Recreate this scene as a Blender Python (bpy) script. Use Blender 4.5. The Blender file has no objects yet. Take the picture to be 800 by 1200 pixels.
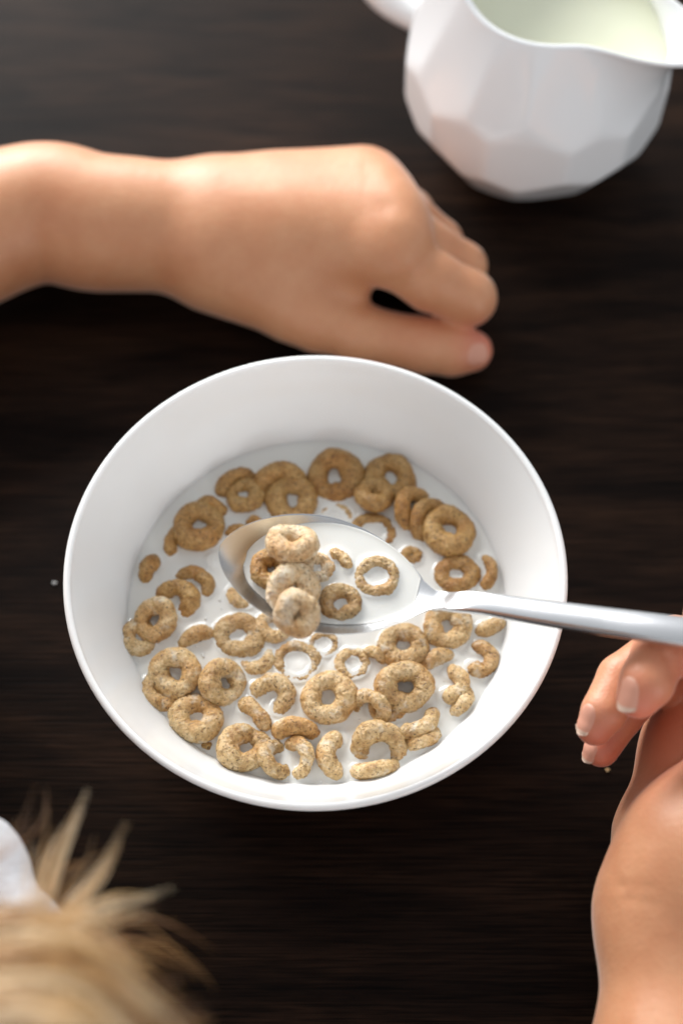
import bpy, math, random
import numpy as np
from mathutils import Vector, Matrix, noise as mnoise
PI = math.pi
rad = math.radians
SC = bpy.context.scene
COL = SC.collection
random.seed(7)
RNG = np.random.default_rng(11)

# ------------------------------------------------------------------ camera
TILT = rad(27.758)
CAM = np.array([0.00821, -0.23636, 0.54687])
FPX = 2000.0
FW = np.array([0, math.sin(TILT), -math.cos(TILT)])
UP = np.array([0, math.cos(TILT), math.sin(TILT)])
cd = bpy.data.cameras.new('camera')
cam = bpy.data.objects.new('camera', cd)
COL.objects.link(cam)
cam.location = CAM
cam.rotation_euler = (TILT, 0, 0)
cd.sensor_fit = 'VERTICAL'
cd.sensor_height = 36.0
cd.sensor_width = 24.0
cd.lens = 60.0
cd.clip_start = 0.01
cd.clip_end = 50
cd.dof.use_dof = True
cd.dof.focus_distance = 0.530
cd.dof.aperture_fstop = 4.8
SC.camera = cam


def P(px, py, z):
    """the point at height z (metres over the table) seen at that place of the picture"""
    d = FW + UP * (-(py - 600) / FPX) + np.array([1.0, 0, 0]) * ((px - 400) / FPX)
    return CAM + d * ((z - CAM[2]) / d[2])


# ------------------------------------------------------------------ light
w = bpy.data.worlds.new('World')
SC.world = w
w.use_nodes = True
wn = w.node_tree
bg = wn.nodes['Background']
tc = wn.nodes.new('ShaderNodeTexCoord')
sep = wn.nodes.new('ShaderNodeSeparateXYZ')
rp = wn.nodes.new('ShaderNodeValToRGB')
mr = wn.nodes.new('ShaderNodeMapRange')
mr.inputs[1].default_value = -1
wn.links.new(tc.outputs['Generated'], sep.inputs[0])
wn.links.new(sep.outputs['Z'], mr.inputs[0])
wn.links.new(mr.outputs[0], rp.inputs[0])
wn.links.new(rp.outputs[0], bg.inputs[0])
# a dim room: brightest towards the window wall on the far side, darkest overhead where the diner leans
e = rp.color_ramp.elements
e[0].position = 0.38
e[0].color = (0.05, 0.043, 0.04, 1)
e[1].position = 1.0
e[1].color = (0.52, 0.54, 0.56, 1)
k_ = e.new(0.56)
k_.color = (0.78, 0.81, 0.84, 1)
k_ = e.new(0.75)
k_.color = (0.68, 0.71, 0.75, 1)
dp = wn.nodes.new('ShaderNodeVectorMath')
dp.operation = 'DOT_PRODUCT'
dp.inputs[1].default_value = (-0.38, 0.84, 0.38)
wn.links.new(tc.outputs['Generated'], dp.inputs[0])
m2 = wn.nodes.new('ShaderNodeMapRange')
m2.interpolation_type = 'SMOOTHSTEP'
m2.inputs[1].default_value = 0.35
m2.inputs[2].default_value = 1.0
m2.inputs[3].default_value = 0.92
m2.inputs[4].default_value = 1.15
wn.links.new(dp.outputs['Value'], m2.inputs[0])
wn.links.new(m2.outputs[0], bg.inputs[1])


def area(name, az, el, dist, sx, sy, power, col, target=(0, 0, 0.04)):
    l = bpy.data.lights.new(name, 'AREA')
    l.shape = 'RECTANGLE'
    l.size, l.size_y = sx, sy
    l.energy = power
    l.color = col
    o = bpy.data.objects.new(name, l)
    COL.objects.link(o)
    d = Vector((math.cos(rad(az)) * math.cos(rad(el)), math.sin(rad(az)) * math.cos(rad(el)), math.sin(rad(el))))
    o.location = Vector(target) + d * dist
    o.rotation_euler = (-d).to_track_quat('-Z', 'Y').to_euler()
    return o


area('window_light', 114, 22, 1.7, 1.2, 0.70, 54, (1.0, 0.99, 0.975))
area('far_window_light', -52, 13, 2.4, 0.8, 0.55, 9, (0.95, 0.98, 1.0))

SC.view_settings.view_transform = 'Standard'
SC.view_settings.look = 'None'
SC.view_settings.exposure = 0
SC.view_settings.gamma = 1
SC.cycles.use_denoising = True
SC.cycles.max_bounces = 10


# ------------------------------------------------------------------ material helpers
class NT:
    def __init__(s, name):
        s.m = bpy.data.materials.new(name)
        s.m.use_nodes = True
        s.t = s.m.node_tree
        s.b = s.t.nodes['Principled BSDF']

    def n(s, kind, **kw):
        x = s.t.nodes.new('ShaderNode' + kind)
        for k, v in kw.items():
            if k.startswith('i_'):
                x.inputs[k[2:].replace('_', ' ')].default_value = v
            else:
                setattr(x, k, v)
        return x

    def l(s, a, b):
        s.t.links.new(a, b)

    def coord(s, scale=(1, 1, 1), rot=(0, 0, 0), rnd=False):
        c = s.n('TexCoord')
        m = s.n('Mapping')
        m.inputs['Scale'].default_value = scale
        m.inputs['Rotation'].default_value = rot
        s.l(c.outputs['Object'], m.inputs['Vector'])
        if rnd:
            oi = s.n('ObjectInfo')
            ml = s.n('Math', operation='MULTIPLY')
            ml.inputs[1].default_value = 37.0
            s.l(oi.outputs['Random'], ml.inputs[0])
            s.l(ml.outputs[0], m.inputs['Location'])
        return m.outputs[0]

    def noise(s, vec, scale, detail=4, rough=0.55, dist=0):
        x = s.n('TexNoise')
        x.inputs['Scale'].default_value = scale
        x.inputs['Detail'].default_value = detail
        x.inputs['Roughness'].default_value = rough
        x.inputs['Distortion'].default_value = dist
        s.l(vec, x.inputs['Vector'])
        return x.outputs[0]

    def ramp(s, fac, stops):
        x = s.n('ValToRGB')
        el = x.color_ramp.elements
        el[0].position, el[0].color = stops[0][0], tuple(stops[0][1]) + (1,)
        el[1].position, el[1].color = stops[-1][0], tuple(stops[-1][1]) + (1,)
        for p, c in stops[1:-1]:
            q = el.new(p)
            q.color = tuple(c) + (1,)
        s.l(fac, x.inputs[0])
        return x.outputs[0]

    def mix(s, fac, a, b, mode='MIX'):
        x = s.n('Mix', data_type='RGBA', blend_type=mode)
        for sock, v in ((x.inputs[0], fac), (x.inputs[6], a), (x.inputs[7], b)):
            if hasattr(v, 'links'):
                s.l(v, sock)
            elif isinstance(v, (int, float)):
                sock.default_value = v
            else:
                sock.default_value = tuple(v) + (1,)
        return x.outputs[2]

    def bump(s, h, strength, dist, prev=None):
        x = s.n('Bump')
        x.inputs['Strength'].default_value = strength
        x.inputs['Distance'].default_value = dist
        s.l(h, x.inputs['Height'])
        if prev:
            s.l(prev, x.inputs['Normal'])
        return x.outputs[0]

    def set(s, **kw):
        for k, v in kw.items():
            sock = s.b.inputs[k.replace('_', ' ')]
            if hasattr(v, 'links'):
                s.l(v, sock)
            elif isinstance(v, (int, float)):
                sock.default_value = v
            else:
                sock.default_value = tuple(v) + ((1,) if len(sock.default_value) == 4 else ())
        return s.m


def mat_table():
    s = NT('dark_stained_wood')
    c = s.coord((2.2, 13, 13), (0, 0, rad(-11)))
    n1 = s.noise(c, 5.0, 6, 0.6, 0.6)
    c2 = s.coord((6, 190, 190), (0, 0, rad(-11)))
    n2 = s.noise(c2, 5.0, 4, 0.6, 0.2)
    c3 = s.coord((1, 1, 1))
    n3 = s.noise(c3, 7.0, 3)
    col = s.ramp(n1, [(0.34, (0.0060, 0.0032, 0.0022)), (0.50, (0.0145, 0.0074, 0.0046)), (0.68, (0.0280, 0.0140, 0.0080))])
    fine = s.ramp(n2, [(0.36, (0.25, 0.25, 0.25)), (0.58, (1.1, 1.1, 1.1))])
    col = s.mix(0.9, col, fine, 'MULTIPLY')
    # dust and lint
    v = s.n('TexVoronoi')
    v.inputs['Scale'].default_value = 42
    s.l(c3, v.inputs['Vector'])
    wn2 = s.n('TexWhiteNoise')
    s.l(v.outputs['Position'], wn2.inputs['Vector'])
    a = s.n('Math', operation='LESS_THAN'); s.l(v.outputs['Distance'], a.inputs[0]); a.inputs[1].default_value = 0.016
    b = s.n('Math', operation='GREATER_THAN'); s.l(wn2.outputs['Value'], b.inputs[0]); b.inputs[1].default_value = 0.92
    m = s.n('Math', operation='MULTIPLY'); s.l(a.outputs[0], m.inputs[0]); s.l(b.outputs[0], m.inputs[1])
    col = s.mix(m.outputs[0], col, (0.10, 0.095, 0.09))
    ro = s.n('MapRange'); s.l(n1, ro.inputs[0]); ro.inputs[3].default_value = 0.52; ro.inputs[4].default_value = 0.44
    bm = s.bump(n2, 0.35, 0.0004)
    bm = s.bump(n1, 0.10, 0.001, bm)
    return s.set(Base_Color=col, Roughness=ro.outputs[0], Normal=bm, Specular_IOR_Level=0.055)


def mat_glass_white():
    s = NT('white_opal_glass')
    c = s.coord()
    n = s.noise(c, 14, 2)
    col = s.ramp(n, [(0.3, (0.80, 0.815, 0.815)), (0.7, (0.83, 0.84, 0.835))])
    return s.set(Base_Color=col, Roughness=0.14, Specular_IOR_Level=0.5, Normal=s.bump(n, 0.15, 0.0015),
                 Subsurface_Weight=0.5, Subsurface_Radius=(1, 1, 1), Subsurface_Scale=0.006)


def mat_jug():
    s = NT('glazed_white_porcelain')
    c = s.coord()
    n = s.noise(c, 60, 2)
    return s.set(Base_Color=(0.88, 0.885, 0.89), Roughness=0.11, Specular_IOR_Level=0.5, Coat_Weight=0.2, Coat_Roughness=0.10, Normal=s.bump(n, 0.12, 0.0008))


def mat_milk(name, c1, rough=0.10):
    s = NT(name)
    c = s.coord()
    n = s.noise(c, 55, 3)
    col = s.ramp(n, [(0.3, [x * 0.97 for x in c1]), (0.7, c1)])
    return s.set(Base_Color=col, Roughness=rough, Specular_IOR_Level=0.5, Subsurface_Weight=0.25,
                 Subsurface_Radius=(1, 0.9, 0.75), Subsurface_Scale=0.002, Normal=s.bump(n, 0.12, 0.001))


def mat_cereal(name, dark, midc, light, film=0.0):
    s = NT(name)
    c = s.coord(rnd=True)
    n1 = s.noise(c, 260, 6, 0.7)
    n2 = s.noise(c, 900, 4, 0.75)
    n3 = s.noise(c, 1000, 2, 0.5)
    col = s.ramp(n1, [(0.30, dark), (0.47, midc), (0.68, light)])
    sp = s.ramp(n3, [(0.61, (0, 0, 0)), (0.69, (0.9, 0.9, 0.9))])
    col = s.mix(sp, col, [x * 0.42 for x in dark])
    sp2 = s.ramp(n2, [(0.36, (0.50, 0.40, 0.30)), (0.50, (1, 1, 1))])
    col = s.mix(0.75, col, sp2, 'MULTIPLY')
    oi = s.n('ObjectInfo')
    tone = s.ramp(oi.outputs['Random'], [(0.0, (0.84, 0.80, 0.74)), (0.5, (1.0, 1.0, 1.0)), (1.0, (1.08, 1.09, 1.12))])
    col = s.mix(1.0, col, tone, 'MULTIPLY')
    n5 = s.noise(c, 75, 2, 0.5)
    toast = s.ramp(n5, [(0.46, (1, 1, 1)), (0.66, (0.86, 0.66, 0.42))])
    col = s.mix(0.8, col, toast, 'MULTIPLY')
    if film > 0:
        n4 = s.noise(c, 170, 3, 0.6, 0.5)
        f = s.ramp(n4, [(0.62 - film * 0.4, (0, 0, 0)), (0.80 - film * 0.4, (0.8, 0.8, 0.8))])
        col = s.mix(f, col, (0.82, 0.76, 0.63))
    v = s.n('TexVoronoi')
    v.inputs['Scale'].default_value = 700
    s.l(c, v.inputs['Vector'])
    b = s.bump(n1, 0.9, 0.0010)
    b = s.bump(n2, 0.9, 0.0006, b)
    b = s.bump(v.outputs['Distance'], 0.35, 0.0004, b)
    return s.set(Base_Color=col, Roughness=0.30, Specular_IOR_Level=0.6, Normal=b, Subsurface_Weight=0.15,
                 Subsurface_Radius=(1, 0.6, 0.3), Subsurface_Scale=0.001)


def mat_steel():
    s = NT('polished_steel')
    c = s.coord((1, 30, 30))
    n = s.noise(c, 120, 3)
    return s.set(Base_Color=(0.60, 0.605, 0.615), Metallic=1.0, Roughness=0.27, Normal=s.bump(n, 0.06, 0.0002))


def mat_skin():
    s = NT('skin')
    c = s.coord()
    n1 = s.noise(c, 48, 5, 0.6)
    n2 = s.noise(c, 260, 4, 0.65)
    v = s.n('TexVoronoi'); v.inputs['Scale'].default_value = 900; s.l(c, v.inputs['Vector'])
    col = s.ramp(n1, [(0.32, (0.58, 0.245, 0.115)), (0.52, (0.63, 0.29, 0.145)), (0.72, (0.68, 0.34, 0.18))])
    red = s.n('Attribute'); red.attribute_name = 'flush'
    col = s.mix(red.outputs['Fac'], col, (0.69, 0.195, 0.120))
    b = s.bump(v.outputs['Distance'], 0.20, 0.00035)
    b = s.bump(n2, 0.28, 0.0005, b)
    return s.set(Sheen_Weight=0.35, Sheen_Roughness=0.35, Base_Color=col, Roughness=0.48, Specular_IOR_Level=0.6, Normal=b, Subsurface_Weight=0.22,
                 Subsurface_Radius=(1.0, 0.32, 0.16), Subsurface_Scale=0.0035)


def mat_nail():
    s = NT('fingernail')
    a = s.n('Attribute'); a.attribute_name = 'tip'
    col = s.mix(a.outputs['Fac'], (0.70, 0.34, 0.24), (0.74, 0.53, 0.41))
    return s.set(Base_Color=col, Roughness=0.42, Specular_IOR_Level=0.4)


def mat_shirt():
    s = NT('white_cotton')
    c = s.coord()
    n = s.noise(c, 900, 3, 0.7)
    n1 = s.noise(c, 60, 3)
    b = s.bump(n, 0.8, 0.0015)
    b = s.bump(n1, 0.4, 0.006, b)
    return s.set(Base_Color=(0.80, 0.81, 0.84), Roughness=0.95, Specular_IOR_Level=0.1, Normal=b, Sheen_Weight=0.3)


def mat_hair():
    s = NT('blond_hair')
    a = s.n('Attribute'); a.attribute_name = 'tone'
    col = s.ramp(a.outputs['Fac'], [(0.0, (0.10, 0.04, 0.010)), (0.35, (0.42, 0.19, 0.05)), (0.7, (0.72, 0.44, 0.17)), (1.0, (0.86, 0.68, 0.44))])
    return s.set(Base_Color=col, Roughness=0.38, Specular_IOR_Level=0.5, Sheen_Weight=0.15)


M = dict(table=mat_table(), glass=mat_glass_white(), jug=mat_jug(),
         milk=mat_milk('milk', (0.80, 0.79, 0.745)), cream=mat_milk('jug_milk', (0.84, 0.85, 0.66)),
         c_brown=mat_cereal('brown_shaded_cereal', (0.33, 0.155, 0.036), (0.54, 0.31, 0.095), (0.70, 0.46, 0.19)),  # shade over the far rows put into the colour; also for brown pieces
         c_tan=mat_cereal('tan_cereal', (0.40, 0.215, 0.068), (0.68, 0.46, 0.205), (0.86, 0.67, 0.40), 0.14),
         c_milky=mat_cereal('milky_cereal', (0.60, 0.36, 0.15), (0.84, 0.63, 0.37), (0.92, 0.80, 0.60), 0.18),
         steel=mat_steel(), skin=mat_skin(), nail=mat_nail(), shirt=mat_shirt(), hair=mat_hair())


# ------------------------------------------------------------------ mesh helpers
def mesh_obj(name, V, F, mat, parent=None, smooth=True, loc=None, **attrs):
    V = np.asarray(V, dtype=np.float64)
    if loc is not None:
        V = V - np.asarray(loc)
    me = bpy.data.meshes.new(name)
    me.from_pydata(V.tolist(), [], [tuple(int(i) for i in f) for f in F])
    me.validate()
    me.update()
    if smooth:
        me.polygons.foreach_set('use_smooth', [True] * len(me.polygons))
    me.materials.append(mat)
    for k, v in attrs.items():
        a = me.attributes.new(k, 'FLOAT', 'POINT')
        a.data.foreach_set('value', np.asarray(v, dtype=np.float32))
    o = bpy.data.objects.new(name, me)
    COL.objects.link(o)
    if loc is not None:
        o.location = [float(x) for x in loc]
    if parent:
        o.parent = parent
    return o


def tag(o, label=None, cat=None, group=None, kind=None):
    for k, v in (('label', label), ('category', cat), ('group', group), ('kind', kind)):
        if v:
            o[k] = v
    return o


def empty(name, loc):
    o = bpy.data.objects.new(name, None)
    COL.objects.link(o)
    o.location = [float(x) for x in loc]
    o.empty_display_size = 0.02
    return o


def grid_faces(nu, nv, cu=False, cv=False):
    """quads of a nu x nv grid of points (index i*nv+j)"""
    F = []
    for i in range(nu if cu else nu - 1):
        i2 = (i + 1) % nu
        for j in range(nv if cv else nv - 1):
            j2 = (j + 1) % nv
            F.append((i * nv + j, i2 * nv + j, i2 * nv + j2, i * nv + j2))
    return F


def catmull(pts, n):
    pts = [np.asarray(p, float) for p in pts]
    pp = [2 * pts[0] - pts[1]] + pts + [2 * pts[-1] - pts[-2]]
    out = []
    segs = len(pts) - 1
    for q in np.linspace(0, segs - 1e-9, n):
        i = int(q)
        t = q - i
        a, b, c, d = pp[i:i + 4]
        out.append(0.5 * ((2 * b) + (c - a) * t + (2 * a - 5 * b + 4 * c - d) * t * t + (3 * b - a - 3 * c + d) * t ** 3))
    return np.array(out)


def lathe(prof, n=128):
    V, F = [], []
    m = len(prof)
    for k in range(n):
        a = 2 * PI * k / n
        for r, z in prof:
            V.append((r * math.cos(a), r * math.sin(a), z))
    return np.array(V), grid_faces(n, m, cu=True)


# ------------------------------------------------------------------ table
def build_table():
    import bmesh
    bm = bmesh.new()
    bmesh.ops.create_cube(bm, size=1)
    bmesh.ops.scale(bm, vec=(1.7, 0.95, 0.032), verts=bm.verts)
    bmesh.ops.translate(bm, vec=(0.10, 0.215, -0.016), verts=bm.verts)
    bmesh.ops.bevel(bm, geom=list(bm.edges), offset=0.003, segments=3, profile=0.6, affect='EDGES')
    me = bpy.data.meshes.new('table')
    bm.to_mesh(me)
    bm.free()
    me.materials.append(M['table'])
    o = bpy.data.objects.new('table', me)
    COL.objects.link(o)
    tag(o, 'dark brown stained wooden table top carrying the bowl, jug and hands', 'table')


build_table()

# ------------------------------------------------------------------ bowl and its milk
ZM = 0.0322
INNER = catmull([(0.0, 0.0085), (0.022, 0.0088), (0.040, 0.0125), (0.053, 0.0210), (0.0630, 0.0335), (0.0703, 0.0450), (0.0748, 0.0540), (0.0772, 0.0592)], 40)
OUTER = catmull([(0.0797, 0.0592), (0.0775, 0.0540), (0.0730, 0.0440), (0.0655, 0.0310), (0.056, 0.0185), (0.044, 0.0085), (0.034, 0.0050)], 34)
lip = [(0.0785 + 0.00125 * math.cos(a), 0.0595 + 0.0014 * math.sin(a)) for a in np.linspace(PI, 0, 11)]
foot = [(0.0335, 0.0008), (0.0330, 0.0), (0.0305, 0.0), (0.0300, 0.0012), (0.028, 0.0042), (0.0, 0.0046)]
prof = [tuple(p) for p in INNER[:-1]] + lip + [tuple(p) for p in OUTER[1:]] + foot
V, F = lathe(prof, 160)
bowl = mesh_obj('bowl', V, F, M['glass'])
tag(bowl, 'round white glass bowl filled with milk and cereal rings', 'bowl')


# ------------------------------------------------------------------ cereal rings
def ring_mesh(name, loc, R, r, up_dir, tilt, mat, seed, a0=0.0, ext=360.0, hole=(0, 0), rough=1.0):
    """a puffed cereal ring; returns object and its centre line with radii (world)"""
    rs = random.Random(seed)
    full = ext >= 359
    nu, nv = (110 if full else max(30, int(110 * ext / 360))), 40
    tl = rad(tilt)
    ud = np.array([math.cos(rad(up_dir)), math.sin(rad(up_dir)), 0.0])
    # the ring's own frame: e1 towards the raised side
    e1 = ud * math.cos(tl) + np.array([0, 0, 1.0]) * math.sin(tl)
    e2 = np.array([-ud[1], ud[0], 0.0])
    ax = np.cross(e1, e2)
    e1f = e1
    ph = [rs.uniform(0, 2 * PI) for _ in range(8)]
    am = [rs.uniform(0.5, 1) for _ in range(8)]
    off = Vector((rs.uniform(-50, 50), rs.uniform(-50, 50), rs.uniform(-50, 50)))
    notch = rs.uniform(0, 2 * PI)
    nd = rs.uniform(0.0, 0.22) * (rs.random() < 0.5)
    us = np.linspace(0, 2 * PI, nu, endpoint=False) if full else np.linspace(0, 1, nu) * rad(ext) + rad(a0)
    V = []
    line = []
    el = 1 + rs.uniform(-0.07, 0.07)
    for i, u in enumerate(us):
        Rr = R * (1 + 0.035 * am[0] * math.cos(2 * u + ph[0]) + 0.025 * am[1] * math.cos(3 * u + ph[1]) + 0.015 * math.cos(5 * u + ph[2]))
        rr = r * (1 + 0.10 * am[3] * math.cos(u + ph[3]) + 0.07 * am[4] * math.cos(2 * u + ph[4]) + 0.04 * math.cos(4 * u + ph[5]))
        du = (u - notch + PI) % (2 * PI) - PI
        rr *= 1 - nd * math.exp(-(du / 0.28) ** 2)
        wav = r * (0.13 if tilt > 6 else 0.05) * am[6] * math.cos(2 * u + ph[6])
        cu, su = math.cos(u), math.sin(u)
        if not full:
            f = i / (nu - 1)
            endk = min(f, 1 - f) * rad(ext) * Rr
            rr *= math.sqrt(max(0.0, 1 - (1 - min(1, endk / (0.9 * rr))) ** 2.4)) if endk < 0.9 * rr else 1
            rr = max(rr, 1e-5)
        c = np.array([Rr * cu * el, Rr * su / el, wav])
        line.append((c, rr))
        for j in range(nv):
            v = 2 * PI * j / nv
            d = np.array([cu * math.cos(v), su * math.cos(v), 0.93 * math.sin(v)])
            p = c + rr * d
            q = Vector(p / 0.0015) + off
            n1 = mnoise.noise(q * 0.55)
            n2 = mnoise.noise(q * 1.6)
            n3 = mnoise.noise(q * 4.2)
            disp = rough * (0.00034 * n1 + 0.00021 * n2 + 0.00022 * n3)
            if n2 < -0.28:
                disp -= 0.00012 * rough
            V.append(p + d * disp * min(1, rr / (0.5 * r)))
    V = np.array(V)
    B = np.stack([e1f, e2, ax])
    V = V @ B
    L = np.array([c for c, _ in line]) @ B + loc
    F = grid_faces(nu, nv, cu=full, cv=True)
    if not full:
        F.append(tuple(range(nv - 1, -1, -1)))
        F.append(tuple((nu - 1) * nv + j for j in range(nv)))
    o = mesh_obj(name, V, F, mat)
    o.location = [float(x) for x in loc]
    return o, L, np.array([rr for _, rr in line])


KIND = {  # tilt, centre height over the milk in mm
    'flat': (7, 1.0), 'mid': (5, -0.35), 'low': (3, -1.15), 'lean': (22, 1.0), 'arc': (38, -1.6), 'thin': (22, -2.4), 'bar': (74, None)}
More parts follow.
